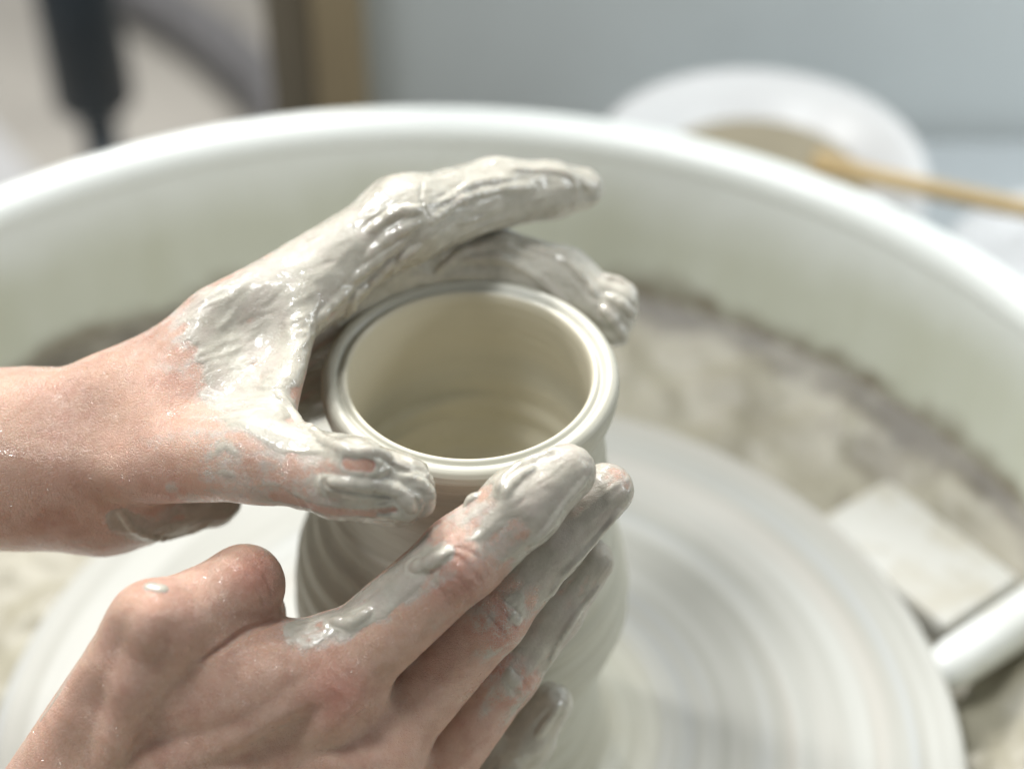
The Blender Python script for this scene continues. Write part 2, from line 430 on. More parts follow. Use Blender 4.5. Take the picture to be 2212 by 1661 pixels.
# bone: a, b, radius a, radius b, blend, clay a, clay b, clay thickness a, b
LEFT = dict(
    fingers=[(8, 9, 10), (11, 12, 13), (14, 15, 16), (17, 18)],
    lo=(-23.5, -8.0, 8.4), hi=(5.6, 9.0, 20.2),
    bones=[
        # forearm and wrist
        ((-24.33, -2.80, 15.04), (-12.17, -1.60, 14.07), 2.55, 2.12, .8, 0, 0, 0, 0),
        ((-12.17, -1.60, 14.07), (-9.22, -1.50, 14.72), 2.12, 1.90, .8, 0, 0, 0, 0),
        # metacarpals
        ((-9.3,-1.0,15.3), (-1.94, 3.40, 18.05), 1.30, 1.08, .9, 0, 1, 0, .2),
        ((-9.3,-0.5,14.6), (-2.3, 4.5, 15.5), 1.35, 1.0, .9, 0, 1, 0, .3),
        ((-9.3, 0.0,13.6), (-3.0, 4.9, 13.4), 1.30, 1.0, .9, 0, 1, 0, .3),
        ((-9.3, 0.3,12.7), (-3.8, 4.9, 11.4), 1.30, 1.0, .9, 0, 1, 0, .3),
        # heel of the hand on the little-finger side
        ((-14.59, -2.20, 13.76), (-9.94, -1.90, 12.74), 1.6, 1.42, 1.2, 0, .1, 0, 0),
        ((-9.94, -1.90, 12.74), (-7.24, -1.30, 12.13), 1.42, 0.88, 1.0, .2, .7, 0, .1),
        # index, middle, ring, little
        ((-1.81, 3.50, 18.05), (0.63, 5.60, 17.41), 1.08, .97, .35, 1, 1, .35, .45),
        ((0.63, 5.60, 17.41), (2.20, 6.30, 16.99), .95, .80, .25, 1, 1, .45, .45),
        ((2.20, 6.30, 16.99), (3.20, 6.70, 16.77), .78, .57, .25, 1, 1, .45, .4),
        ((-2.2, 4.6,15.6), (0.65, 4.95, 15.32), .97, .97, .35, 1, 1, .6, .6),
        ((0.65, 4.95, 15.32), (2.54, 4.65, 14.87), .97, 1.0, .25, 1, 1, .6, .5),
        ((2.54, 4.65, 14.87), (3.89, 3.75, 14.50), 1.0, .76, .25, 1, 1, .6, .9),
        ((-3.0, 4.9,13.4), (.2, 5.3, 12.6), .9, .82, .35, 1, 1, .5, .5),
        ((.2, 5.3, 12.6), (2.4, 4.7, 12.0), .8, .74, .25, 1, 1, .5, .5),
        ((2.4, 4.7, 12.0), (3.6, 3.6, 11.7), .74, .58, .25, 1, 1, .5, .5),
        ((-3.8, 4.9,11.4), (-1.2, 5.2, 10.4), .8, .7, .35, 1, 1, .5, .5),
        ((-1.2, 5.2, 10.4), (1.4, 4.9, 9.9), .7, .58, .25, 1, 1, .5, .5),
        # thumb
        ((-8.21, -2.90, 15.23), (-5.22, -4.10, 16.32), 1.25, 1.08, .9, 0, .3, 0, 0),
        ((-5.22, -4.10, 16.32), (-3.02, -5.10, 16.63), 1.02, .98, .5, .3, .5, 0, .1),
        ((-3.02, -5.10, 16.63), (-1.69, -5.35, 16.49), .99, .86, .3, .6, 1, .3, .7),
    ],
    tris=[
        # palm and the web between thumb and index
        ((-9.0,-.5,14.6), (-3.0,4.2,16.9), (-3.6,4.7,12.0), .95, .9),
        ((-9.0,-.5,14.6), (-8.6,.2,12.4), (-3.6,4.7,12.0), .95, .9),
        ((-8.29, -2.40, 15.16), (-4.93, -3.30, 16.52), (-4.40, 1.00, 17.39), .48, .75),
        ((-8.21, -2.20, 15.97), (-6.72, 0.40, 17.09), (-4.21, 1.60, 17.22), .75, .9),
    ],
    lumps=[  # (place, radius, blend)
        ((3.98, 4.10, 14.84), .45, .35), ((4.32, 3.75, 14.87), .38, .3), ((4.10, 3.30, 14.20), .42, .25),
        ((-2.63, -5.50, 17.38), .72, .4), ((-1.87, 3.90, 17.86), .75, .8),
    ],
    cuts=[((-1.27, 2.70, 19.20), .10, .25)],
)
RIGHT = dict(
    fingers=[(5, 6, 7), (8, 9, 10), (11, 12, 13), (14, 15, 16)],
    lo=(-20.5, -18.0, 2.0), hi=(5.2, -2.6, 18.0),
    bones=[
        ((-21.5, -15.2, 10.2), (-11.68, -10.60, 6.88), 2.7, 2.2, .8, 0, 0, 0, 0),
        # metacarpals
        ((-10.17, -10.00, 8.70), (-3.47, -7.70, 11.99), 1.45, 1.12, .8, 0, 0, 0, 0),
        ((-10.08, -10.40, 8.06), (-2.38, -8.30, 9.88), 1.45, 1.05, .8, 0, 0, 0, 0),
        ((-10.44, -10.40, 6.57), (-1.60, -8.30, 7.38), 1.4, .98, .8, 0, 0, 0, 0),
        ((-11.11, -10.20, 4.92), (-1.91, -8.10, 4.34), 1.4, .92, .8, 0, 0, 0, 0),
        # index
        ((-3.46, -7.70, 12.14), (-0.08, -6.20, 14.96), 1.16, 1.03, .4, 0, .1, 0, .1),
        ((-0.08, -6.20, 14.96), (1.36, -5.50, 16.03), 1.04, .94, .3, .1, .8, .1, .2),
        ((1.36, -5.50, 16.03), (2.51, -4.75, 16.47), .94, .69, .3, .9, 1, .2, .2),
        # middle
        ((-2.39, -8.10, 9.74), (0.56, -6.15, 12.68), 1.03, .95, .4, 0, .1, 0, .1),
        ((0.56, -6.15, 12.68), (2.10, -5.05, 14.28), .95, .86, .3, .2, .9, 0, .2),
        ((2.10, -5.05, 14.28), (3.55, -4.05, 15.13), .86, .68, .3, .9, 1, .2, .3),
        # ring
        ((-1.59, -8.30, 7.48), (0.96, -6.00, 10.22), .96, .88, .4, 0, .1, 0, .1),
        ((0.96, -6.00, 10.22), (2.17, -4.95, 11.51), .88, .80, .3, .2, .9, 0, .2),
        ((2.17, -4.95, 11.51), (3.20, -4.20, 12.61), .80, .60, .3, .9, 1, .2, .3),
        # little
        ((-1.78, -8.10, 4.34), (0.82, -6.50, 6.01), .86, .80, .4, .2, .9, 0, .2),
        ((0.82, -6.50, 6.01), (1.55, -5.90, 7.15), .78, .70, .3, .9, 1, .2, .3),
        ((1.55, -5.90, 7.15), (2.21, -5.40, 8.14), .70, .56, .3, 1, 1, .3, .3),
        # thumb: metacarpal, first joint, end joint bent away behind the index
        ((-10.80, -9.60, 9.24), (-7.63, -7.90, 14.34), 1.38, 1.02, .8, 0, 0, 0, 0),
        ((-7.61, -7.90, 14.17), (-5.66, -6.30, 13.88), 1.08, 1.0, .5, 0, 0, 0, 0),
        ((-5.66, -6.30, 13.88), (-5.64, -4.90, 10.85), .98, .74, .3, 0, .6, 0, .1),
    ],
    tris=[
        ((-10.30, -10.00, 7.88), (-3.23, -7.80, 11.56), (-2.02, -8.20, 4.72), 1.0, .9),
        ((-10.25, -9.80, 8.41), (-7.69, -8.00, 12.73), (-4.35, -7.40, 11.90), .95, .8),
        ((-6.82, -8.20, 12.07), (-5.22, -7.75, 12.33), (-3.58, -7.50, 12.66), 1.05, .5),
    ],
    lumps=[
        ((-0.03, -6.68, 15.33), .68, .4), ((0.62, -6.58, 13.00), .62, .4), ((0.99, -6.38, 10.54), .56, .4),
        ((-3.43, -8.15, 12.22), .75, 1.1), ((-2.35, -8.65, 10.00), .75, 1.1), ((-5.43, -6.50, 14.49), .74, .6),
    ],
    cuts=[],
)
def build_field(D):
    F = Field(D['lo'], D['hi'], H)
    fingers = D['fingers']; loose = set(q for g in fingers for q in g)
    for q, (a, b, ra, rb, k, *_) in enumerate(D['bones']):
        if q not in loose: F.cone(a, b, ra, rb, k)
    for a, b, c, r, k in D['tris']: F.tri(a, b, c, r, k)
    for g in fingers:                    # each finger on its own, joined softly only at its root
        pts = [p for q in g for p in D['bones'][q][:2]]
        sl, P = F.box(pts, 1.9); G = None
        for q in g:
            a, b, ra, rb, k = D['bones'][q][:5]; d = sd_cone(P, a, b, ra, rb)[0]
            if G is None: G = d
            else: h = np.maximum(k-np.abs(G-d), 0)/k; G = np.minimum(G, d)-h*h*k*0.25
        root = np.linalg.norm(P-np.asarray(D['bones'][g[0]][0], np.float32), axis=-1)
        K = 0.04+0.62*sstep(3.0, 1.3, root)
        X = F.F[sl]; h = np.maximum(K-np.abs(X-G), 0)/K; F.F[sl] = np.minimum(X, G)-h*h*K*0.25
    for p, r, k in D['lumps']: F.ball(p, r, k)
    for p, r, k in D['cuts']: F.ball(p, r, k, 'cut')
    return F
# ------------------------------------------------------------------ ENDSDF
PAINT_L = [
    ([(-6.56, -0.41, 17.61), (-6.28, -1.18, 17.16), (-6.00, -1.88, 16.82), (-5.54, -2.65, 16.96)], .75, .95, .1),
    ([(-6.00, 0.21, 17.88), (-4.82, 0.84, 18.16), (-3.87, 1.44, 18.30), (-2.67, 2.45, 18.77), (-1.93, 3.07, 19.24)], .7, 1.0, .25),
    ([(-5.03, 0.24, 17.86), (-5.35, -0.58, 17.44), (-5.09, -1.62, 17.23)], .75, .72, 0.0),
    ([(-6.28, 0.64, 18.00), (-6.34, -0.16, 17.72), (-6.05, -1.05, 17.21), (-5.61, -2.01, 16.94)], .22, 1.0, .3),
    ([(-4.37, 0.38, 17.90), (-4.43, -0.67, 17.52), (-4.64, -1.87, 17.29), (-4.97, -2.28, 17.19), (-4.76, -3.19, 17.22), (-4.94, 2.19, 11.48), (-2.93, -5.45, 18.04)], .36, 1.1, .35),
    ([(-6.26, -3.88, 17.15), (-5.29, -4.78, 17.31), (-4.34, -5.25, 17.22), (-3.51, -5.85, 17.25)], .72, .38, 0.0),
    ([(-5.63, -3.68, 17.36), (-4.64, -4.30, 17.47), (-3.56, -4.82, 17.58), (-2.26, -5.57, 18.00), (-1.51, -5.45, 17.33)], .38, 1.0, .3),
    ([(-4.75, -5.42, 16.26), (-3.91, -5.80, 16.40), (-3.20, -6.14, 16.51), (-2.30, -6.15, 16.45)], .14, .1, 0.0),
    ([(-3.39, -5.96, 17.21), (-2.70, -6.23, 17.32), (-1.83, -6.02, 17.04)], .25, .9, .8),
    ([(-2.05, -5.54, 17.81), (-1.40, -5.42, 17.30), (-1.01, -5.75, 16.84), (-1.29, -6.11, 16.56)], .40, 1.1, .9),
    ([(-2.79, -5.92, 17.95), (-2.25, -5.90, 17.84)], .13, -.2, 0.0),
    ([(-2.30, -6.16, 16.53), (-1.73, -6.20, 16.65)], .10, .15, .3),
    ([(-9.22, -3.45, 13.46), (-8.45, -2.96, 12.39), (-7.45, -2.29, 11.96), (-6.69, -1.93, 12.41)], .36, .85, .1),
    ([(-7.56, -4.42, 15.82), (-7.17, -4.45, 15.18), (-6.33, -4.87, 15.94)], .2, .36, 0.0),
]
STROKE_L = [
    ([(3.72, 4.22, 15.43), (4.26, 4.18, 15.25), (4.68, 3.88, 15.02)], .06, .10),
    ([(3.86, 3.57, 15.28), (4.29, 3.35, 15.11), (4.69, 3.53, 14.44)], .07, .08),
    ([(3.70, 3.29, 15.08), (4.03, 3.05, 14.77), (4.39, 3.00, 14.11)], .07, .09),
    ([(1.32, 4.77, 16.18), (2.25, 4.61, 15.97), (3.04, 4.12, 15.68), (3.57, 3.55, 15.29)], .05, .09),
    ([(-0.27, 4.18, 16.14), (0.79, 4.26, 16.08), (1.85, 3.97, 15.63), (2.78, 3.49, 15.00)], .05, .07),
    ([(1.06, 5.50, 18.34), (2.11, 6.03, 17.88), (2.92, 6.21, 17.50), (3.40, 6.25, 17.07)], .05, .07),
    ([(2.72, 6.22, 17.66), (2.99, 5.97, 17.27), (2.86, 5.75, 16.86)], .05, .06),
    ([(-4.82, -2.61, 17.16), (-4.30, -3.37, 16.99), (-3.45, -4.75, 17.59), (-2.69, -5.66, 18.08), (-1.95, -5.38, 17.66), (-1.40, -5.42, 17.30)], .07, .10),
    ([(-3.24, -6.00, 17.40), (-2.69, -6.20, 17.53), (-2.05, -6.01, 17.26), (-1.56, -6.01, 17.03), (-1.29, -6.11, 16.56)], .06, .11),
    ([(-3.96, 0.13, 17.31), (-3.63, 0.69, 17.41), (-3.16, 1.23, 17.52)], .09, .06),
    ([(-3.71, 2.00, 15.57), (-3.19, 1.21, 17.06), (-2.70, 1.65, 17.34)], .11, .08),
    ([(-3.09, 1.41, 16.89), (-2.57, 1.73, 17.44), (-2.07, 2.02, 17.85)], .10, .09),
    ([(-3.16, 1.28, 17.64), (-2.49, 1.83, 17.99), (-1.81, 2.19, 18.34)], .09, .10),
    ([(-2.79, 1.73, 18.08), (-2.17, 2.16, 18.45), (-1.43, 2.51, 18.73)], .08, .10),
    ([(-2.22, 2.01, 17.37), (-1.82, 2.12, 17.85), (-1.38, 2.31, 18.10)], .08, .07),
    ([(-2.67, 2.24, 18.62), (-2.05, 2.56, 18.92), (-1.37, 2.80, 18.97)], .06, .09),
    ([(-1.07, 2.68, 18.60), (-0.22, 3.87, 18.49), (0.80, 4.75, 18.16), (1.71, 5.35, 17.80)], .05, .07),
    ([(-0.83, 3.27, 18.78), (0.03, 4.42, 18.56), (1.06, 5.18, 18.25)], .04, .06),
    ([(-1.05, 3.83, 15.91), (-0.27, 4.35, 16.26), (0.79, 4.63, 16.29), (1.85, 4.40, 15.97)], .06, .06),
    ([(-9.18, -3.45, 13.71), (-8.86, -3.27, 12.73), (-8.12, -2.38, 11.59), (-7.21, -2.20, 11.96)], .03, .04),
    ([(-1.12, -5.66, 17.06), (-0.91, -5.71, 16.56), (-1.15, -5.88, 16.08)], .10, .12),
]
CREASE_L = [
    ([(-1.31, 3.71, 19.16), (-1.34, 3.05, 19.10), (-1.13, 2.72, 18.72)], .035),
    ([(-3.51, -5.61, 17.49), (-3.39, -5.96, 17.21), (-3.27, -6.13, 16.74)], .03),
]
PAINT_R = [
    ([(-3.97, -7.50, 13.69), (-2.82, -7.20, 14.11), (-1.77, -6.98, 14.89), (-0.79, -6.69, 15.74)], .6, .75, .12),
    ([(-1.25, -6.82, 15.27), (-0.50, -6.76, 15.95)], .22, 1.1, .9),
    ([(-3.28, -7.39, 13.87), (-2.45, -7.51, 14.26)], .22, 1.1, .9),
    ([(-0.89, -5.61, 15.55), (-0.08, -5.29, 16.04), (0.50, -5.56, 16.64)], .25, .34, 0.0),
    ([(0.96, -6.36, 16.50), (1.63, -5.96, 16.89), (2.65, -5.04, 17.08)], .8, .74, .04),
    ([(0.62, -6.92, 15.79), (1.18, -6.55, 16.21)], .35, .42, 0.0),
    ([(1.65, -6.27, 14.06), (2.45, -5.65, 14.92), (3.75, -4.43, 15.66)], .85, .72, .04),
    ([(0.60, -6.72, 13.70), (1.18, -6.81, 13.45), (1.06, -7.13, 12.76)], .75, .36, 0.0),
    ([(1.18, -6.56, 11.14), (1.42, -6.83, 10.72), (0.94, -7.09, 10.28)], .70, .36, 0.0),
    ([(-0.51, -6.36, 16.01), (0.39, -6.02, 16.47)], .5, .36, 0.0),
    ([(1.18, -6.57, 13.70), (1.30, -6.75, 13.38)], .25, .75, .3),
    ([(2.03, -6.01, 11.42), (2.76, -5.30, 12.24), (3.48, -4.44, 13.09)], .8, .7, .04),
    ([(1.12, -6.76, 11.01), (1.24, -6.95, 10.67)], .22, .62, .05),
    ([(-7.55, -7.70, 15.42), (-7.32, -7.75, 15.39)], .16, 1.0, .3),
    ([(-9.12, -7.92, 13.97), (-9.72, -8.49, 13.15), (-10.52, -8.89, 12.03)], .10, .6, 0.0),
]
STROKE_R = [
    ([(3.82, -4.71, 15.03), (3.17, -5.26, 14.50), (2.58, -5.86, 14.21), (2.06, -6.14, 13.39)], .035, .045),
    ([(2.39, -5.74, 8.55), (2.07, -6.06, 8.15), (1.82, -6.30, 7.85)], .035, .04),
    ([(1.63, -6.49, 15.82), (2.19, -6.06, 16.27), (2.91, -5.28, 16.68)], .03, .04),
    ([(-1.31, -6.80, 15.25), (-0.84, -6.92, 15.55), (-0.44, -6.94, 15.90)], .12, .08),
    ([(-3.35, -7.30, 13.84), (-2.80, -7.54, 14.04), (-2.34, -7.44, 14.36)], .09, .07),
    ([(0.82, -5.79, 16.84), (1.07, -5.43, 16.99), (1.52, -4.90, 16.94), (2.21, -4.57, 17.07)], .09, .08),
    ([(0.95, -5.98, 16.83), (1.18, -5.61, 17.02), (1.63, -5.19, 17.04)], .06, .06),
    ([(0.04, -5.55, 16.22), (0.27, -5.48, 16.40)], .06, .04),
    ([(3.37, -4.87, 12.31), (2.64, -5.65, 11.74), (2.04, -6.19, 10.68)], .03, .03),
]
CREASE_R = [
    ([(-6.49, -8.40, 13.68), (-6.09, -8.10, 13.57), (-5.56, -7.77, 13.53), (-5.02, -7.47, 13.52), (-4.65, -7.17, 13.48)], .09),
    ([(-0.56, -7.07, 15.71), (-0.22, -7.04, 15.93), (0.23, -7.29, 15.62), (0.44, -7.23, 14.89)], .020),
    ([(-0.39, -7.32, 15.49), (-0.05, -7.40, 15.41), (0.16, -7.32, 14.73)], .020),
    ([(-0.22, -6.84, 16.04), (0.29, -7.02, 15.91), (0.56, -7.17, 15.40)], .020),
    ([(-0.85, -7.18, 15.25), (-0.51, -7.42, 14.92), (-0.24, -7.41, 14.24)], .020),
    ([(0.66, -6.61, 13.75), (1.01, -6.87, 13.52), (1.27, -6.94, 13.04)], .020),
    ([(0.45, -6.82, 13.63), (0.78, -7.08, 13.41), (1.04, -7.15, 12.87)], .020),
    ([(0.89, -6.51, 13.80), (1.24, -6.69, 13.52), (1.47, -6.70, 13.05)], .018),
    ([(1.00, -6.48, 11.20), (1.36, -6.73, 10.93), (1.61, -6.75, 10.42)], .020),
    ([(0.82, -6.68, 11.07), (1.12, -6.93, 10.80), (1.36, -6.94, 10.28)], .018),
    ([(-5.23, -6.63, 15.22), (-4.90, -6.88, 14.91), (-4.77, -7.05, 14.24)], .020),
    ([(-5.38, -6.88, 15.17), (-5.05, -7.17, 14.73), (-4.97, -7.23, 14.29)], .020),
]
NAIL_L = (-2.25, -6.06, 17.63)
DENT_L = [
    ((-5.71, -0.59, 17.45), 1.2, .12, .8),
    ((-10.04, -2.51, 16.27), 1.6, .04, 1.2),
]
DENT_R = [
    ((-7.91, -8.98, 14.66), .85, .34, .8),
    ((-9.10, -9.50, 13.00), .75, .24, .8),
    ((-9.48, -9.97, 11.97), .65, .18, .7),
    ((-3.97, -9.07, 12.72), .65, .18, .7),
    ((-4.82, -9.38, 11.74), .80, .20, .8),
    ((-2.50, -8.92, 11.88), .50, .12, .6),
    ((-2.14, -8.48, 12.60), .40, .08, .5),
    ((-7.44, -8.07, 15.41), .70, -.06, .5),
    ((-5.85, -8.62, 13.14), 1.2, -.14, 1.0),
    ((-4.73, -8.14, 13.44), .9, -.08, .8),
]
TENDON_L = []
TENDON_R = [
    ([(-3.68, -8.98, 12.97), (-5.09, -9.17, 12.11), (-6.59, -9.54, 11.58), (-8.07, -9.81, 11.29)], .05),
    ([(-2.53, -9.30, 10.88), (-3.69, -9.38, 10.70)], .05),
    ([(-7.41, -8.40, 15.30), (-8.16, -9.25, 13.75), (-8.79, -9.94, 11.74)], .05),
]

def build_hand(D, paint, strokes, creases, dents, name, parent, seed):
    F = build_field(D)
    def lay(pts, m):                     # a line drawn over the skin
        if len(pts) < 2: return np.array(pts, np.float32)
        p = spline(pts, m*(len(pts)-1)+1).astype(np.float32)
        for _ in range(3):
            f0 = F.sample(p); g = np.stack([F.sample(p+e)-F.sample(p-e) for e in np.eye(3, dtype=np.float32)*0.06], -1)
            p = p-np.clip(f0, -.3, .3)[:, None]*g/(np.linalg.norm(g, axis=1)[:, None]+1e-6)
        return p
    for p, r, dep, k in dents:           # hollows (or, negative, swellings) of the flesh
        p = np.array([p], np.float32)
        g = np.concatenate([F.sample(p+e)-F.sample(p-e) for e in np.eye(3, dtype=np.float32)*0.12]); g /= np.linalg.norm(g)
        if dep > 0: F.ball(p[0]+g*(r-dep), r, k, 'cut')
        else: F.ball(p[0]-g*(r+dep), r, k)
    paint = [(lay(p, 4), *q) for p, *q in paint]
    creases = [(lay(p, 6), *q) for p, *q in creases]
    strokes = [(lay(p, 6), *q) for p, *q in strokes]
    for pts, rr in creases:              # skin folds over the joints
        m = len(pts)-1
        for q in range(m):
            w0 = math.sin(math.pi*(0.1+0.8*q/m)); F.cone(pts[q], pts[q+1], rr*w0, rr*w0, 0.065, 'cut')
    for pts, up in D['tendons']:
        p = lay(pts, 5); g = np.stack([F.sample(p+e)-F.sample(p-e) for e in np.eye(3, dtype=np.float32)*0.06], -1); g /= np.linalg.norm(g, axis=1)[:, None]+1e-6
        p = p-g*(0.30-up)
        for q in range(len(p)-1): F.cone(p[q], p[q+1], .30, .30, 0.35)
    for pts, r0, r1 in strokes:
        m = len(pts)-1
        rad = [(r0+(r1-r0)*q/m)*(0.25+0.75*math.sin(math.pi*min(1, max(0, q/m)))**0.5)*(1+0.25*math.sin(q*1.7+seed)) for q in range(m+1)]
        for q in range(m): F.cone(pts[q], pts[q+1], rad[q], rad[q+1], 0.14)
    for ax in range(3):                  # the arms end closed, out of the picture
        e = [slice(None)]*3
        for q in (0, 1, -1, -2): e[ax] = q; F.F[tuple(e)] = np.maximum(F.F[tuple(e)], 0.03)
    v, f = F.surface()
    n = len(v)
    clay = np.zeros(n, np.float32); thick = np.zeros(n, np.float32); wsum = np.zeros(n, np.float32)
    fine = np.zeros(n, np.float32); wrk = np.zeros(n, np.float32); streak = np.zeros(n, np.float32); drag = np.zeros(n, np.float32)
    ds, ts = [], []
    for a, b, ra, rb, k, c0, c1, t0, t1 in D['bones']:
        d, t = sd_cone(v, a, b, ra, rb); ds.append(d); ts.append(t)
    ds = np.array(ds); dm = ds.min(0)
    for i, (a, b, ra, rb, k, c0, c1, t0, t1) in enumerate(D['bones']):
        wt = np.exp(-np.maximum(0, ds[i]-dm)/0.12); wt[wt < 0.02] = 0
        clay += wt*(c0+(c1-c0)*ts[i]); thick += wt*(t0+(t1-t0)*ts[i]); wsum += wt
        sel = np.nonzero((wt > 0))[0]
        if len(sel):
            ax = np.asarray(b, float)-np.asarray(a, float); ax /= np.linalg.norm(ax)
            P = v[sel]; al = P@ax; perp = P-al[:, None]*ax
            Q = perp*2.3+(al*0.55)[:, None]*ax+0.35*perlin(P*0.8, seed)[:, None]
            s1 = perlin(Q+i*3.1, seed+i)
            wrk[sel] += wt[sel]*fbm(perp*1.1+(al*5.5)[:, None]*ax+0.5*perlin(P*1.3, seed)[:, None]+i*2.3, seed+i+50, 2)
            Q3 = perp*4.6+(al*0.45)[:, None]*ax+0.4*perlin(P*0.9, seed+9)[:, None]; fine[sel] += wt[sel]*(1-np.sqrt(perlin(Q3+i*2.9, seed+i+30)**2+.004)*3.0)
            Q2 = perp*3.1+(al*0.6)[:, None]*ax+0.5*perlin(P*1.1, seed+7)[:, None]; drag[sel] += wt[sel]*fbm(Q2+i*1.7, seed+i+90, 2)
            streak[sel] += wt[sel]*(1-np.sqrt(s1*s1+0.006)*2.2)
    clay /= wsum; thick /= wsum; streak /= wsum; drag /= wsum; wrk /= wsum; fine /= wsum
    red = np.zeros(n, np.float32)
    for pts, r, c, th in paint:          # where clay lies (or was wiped off)
        d = np.full(n, 99.0, np.float32)
        for q in range(max(1, len(pts)-1)):
            d = np.minimum(d, sd_cone(v, pts[q], pts[min(q+1, len(pts)-1)], 0, 0)[0])
        g = sstep(r*1.55, r*0.5, d)
        clay += (c-clay)*g; thick += (th-thick)*g
    for pts, r0, r1 in strokes:
        for q in range(len(pts)-1):
            d, t = sd_cone(v, pts[q], pts[q+1], max(r0, r1), max(r0, r1))
            g = sstep(0.16, 0.0, d); clay = np.maximum(clay, g*1.1); thick += (0.25-thick)*g
    for p, r in D['red']:
        d = np.linalg.norm(v-np.asarray(p, np.float32), axis=1); red = np.maximum(red, sstep(r, r*0.2, d))
    # normals
    fn = np.cross(v[f[:, 2]]-v[f[:, 0]], v[f[:, 3]]-v[f[:, 1]])
    nr = np.zeros_like(v)
    for k in range(4): np.add.at(nr, f[:, k], fn)
    nr /= np.linalg.norm(nr, axis=1)[:, None]+1e-9
    # clay lies on the skin: a film, ridges dragged along the fingers, small lumps
    clay = clay+0.5*drag*np.clip(clay*3, 0, 1)
    edge = clay+0.25*fbm(v*1.5, seed+40, 2)
    cov = sstep(0.40, 0.85, edge)
    lump = fbm(v*2.6, seed+60, 3)
    disp = cov*(0.022+0.022*np.clip(fine, -.5, .8)*sstep(0.02, 0.42, perlin(v*0.62, seed+3))+thick*(0.09*np.clip(streak, -.4, 1)+0.05*np.maximum(0, lump)))
    disp += (1-cov)*(0.008*fbm(v*3.5, seed+80, 2)+wrk*(0.008+0.03*red))
    v = v+nr*disp[:, None]
    o = mesh(name, v, f, M_HAND, parent)
    for nm, arr in (('clay', clay), ('thick', thick), ('red', red)):
        at = o.data.attributes.new(nm, 'FLOAT', 'POINT'); at.data.foreach_set('value', arr.astype(np.float32))
    return o

def nail(bone, centre, half, t0, t1, lift, mat, parent):
    """a curved plate on the last joint of a finger, as wide as twice the half-angle"""
    a, b, ra, rb = (np.asarray(x, float) for x in bone[:4])
    L = np.linalg.norm(b-a); ax = (b-a)/L
    c = np.asarray(centre, float)-a; c -= (c@ax)*ax; c /= np.linalg.norm(c); side = np.cross(ax, c)
    m, k = 18, 14; v = []
    for i in range(m+1):
        t = t0+(t1-t0)*i/m; e = min(1, (0.35+0.65*math.sin(math.pi*min(.5, .5*i/(m*.25)))), (0.55+0.45*math.sin(math.pi*min(.5, .5*(m-i)/(m*.25)))))
        for j in range(k+1):
            q = half*e*(2*j/k-1); r = ra+(rb-ra)*t+lift-0.03*(abs(2*j/k-1)**4)-0.05*max(0, (i/m-.85)/.15)**2*0
            v.append(a+ax*t*L+r*(math.cos(q)*c+math.sin(q)*side))
    f = [(i*(k+1)+j, i*(k+1)+j+1, (i+1)*(k+1)+j+1, (i+1)*(k+1)+j) for i in range(m) for j in range(k)]
    n0 = len(v); v += [p-0.06*((p-a)-((p-a)@ax)*ax)/np.linalg.norm((p-a)-((p-a)@ax)*ax) for p in v]
    f += [tuple(n0+q for q in x[::-1]) for x in f[:]]
    rim = [j for j in range(k+1)]+[(i+1)*(k+1)+k for i in range(m)]+[m*(k+1)+j for j in range(k-1, -1, -1)]+[i*(k+1) for i in range(m-1, 0, -1)]
    for i in range(len(rim)): p, q = rim[i], rim[(i+1) % len(rim)]; f.append((q, p, n0+p, n0+q))
    return mesh('fingernail', v, f, mat, parent)

# ------------------------------------------------------------------ setting
wall = round_box('wall', (90, 2, 110), mat_plain('grey_wall_paint', (0.54, 0.575, 0.57), 0.06, 8, 0.7), None, 0.2, (38.2, 50, -5)); tag(wall, kind='structure')
floor = mesh('floor', [(-250, -120, -50), (250, -120, -50), (250, 300, -50), (-250, 300, -50)], [(0, 1, 2, 3)], mat_plain('beige_floor', (0.36, 0.34, 0.305), 0.35, 3.5, 0.6), None, False); tag(floor, kind='structure')
table = round_box('table', (62, 60, 3), mat_plain('grey_table_top', (0.42, 0.45, 0.46), 0.08, 12, 0.5), None, 0.4, (36.5, 18, -11.5)); tag(table, kind='structure')

# wooden post at the end of the wall
post = round_box('wooden_post', (2.6, 3.0, 120), mat_wood('pale_post_wood', (0.27, 0.21, 0.125), (0.35, 0.28, 0.17)), None, 0.25, (-8.05, 48.5, 10))
tag(post, 'upright pale wooden post at the edge of the grey wall', 'post')
side_board = round_box('dark_board', (2.6, 2.0, 110), mat_wood('dark_board_wood', (0.17, 0.15, 0.11), (0.23, 0.20, 0.15)), None, 0.2, (-10.9, 50.4, 5))  # dark brown board standing left of the post
tag(side_board, 'narrow dark brown upright board beside the wooden post', 'board')

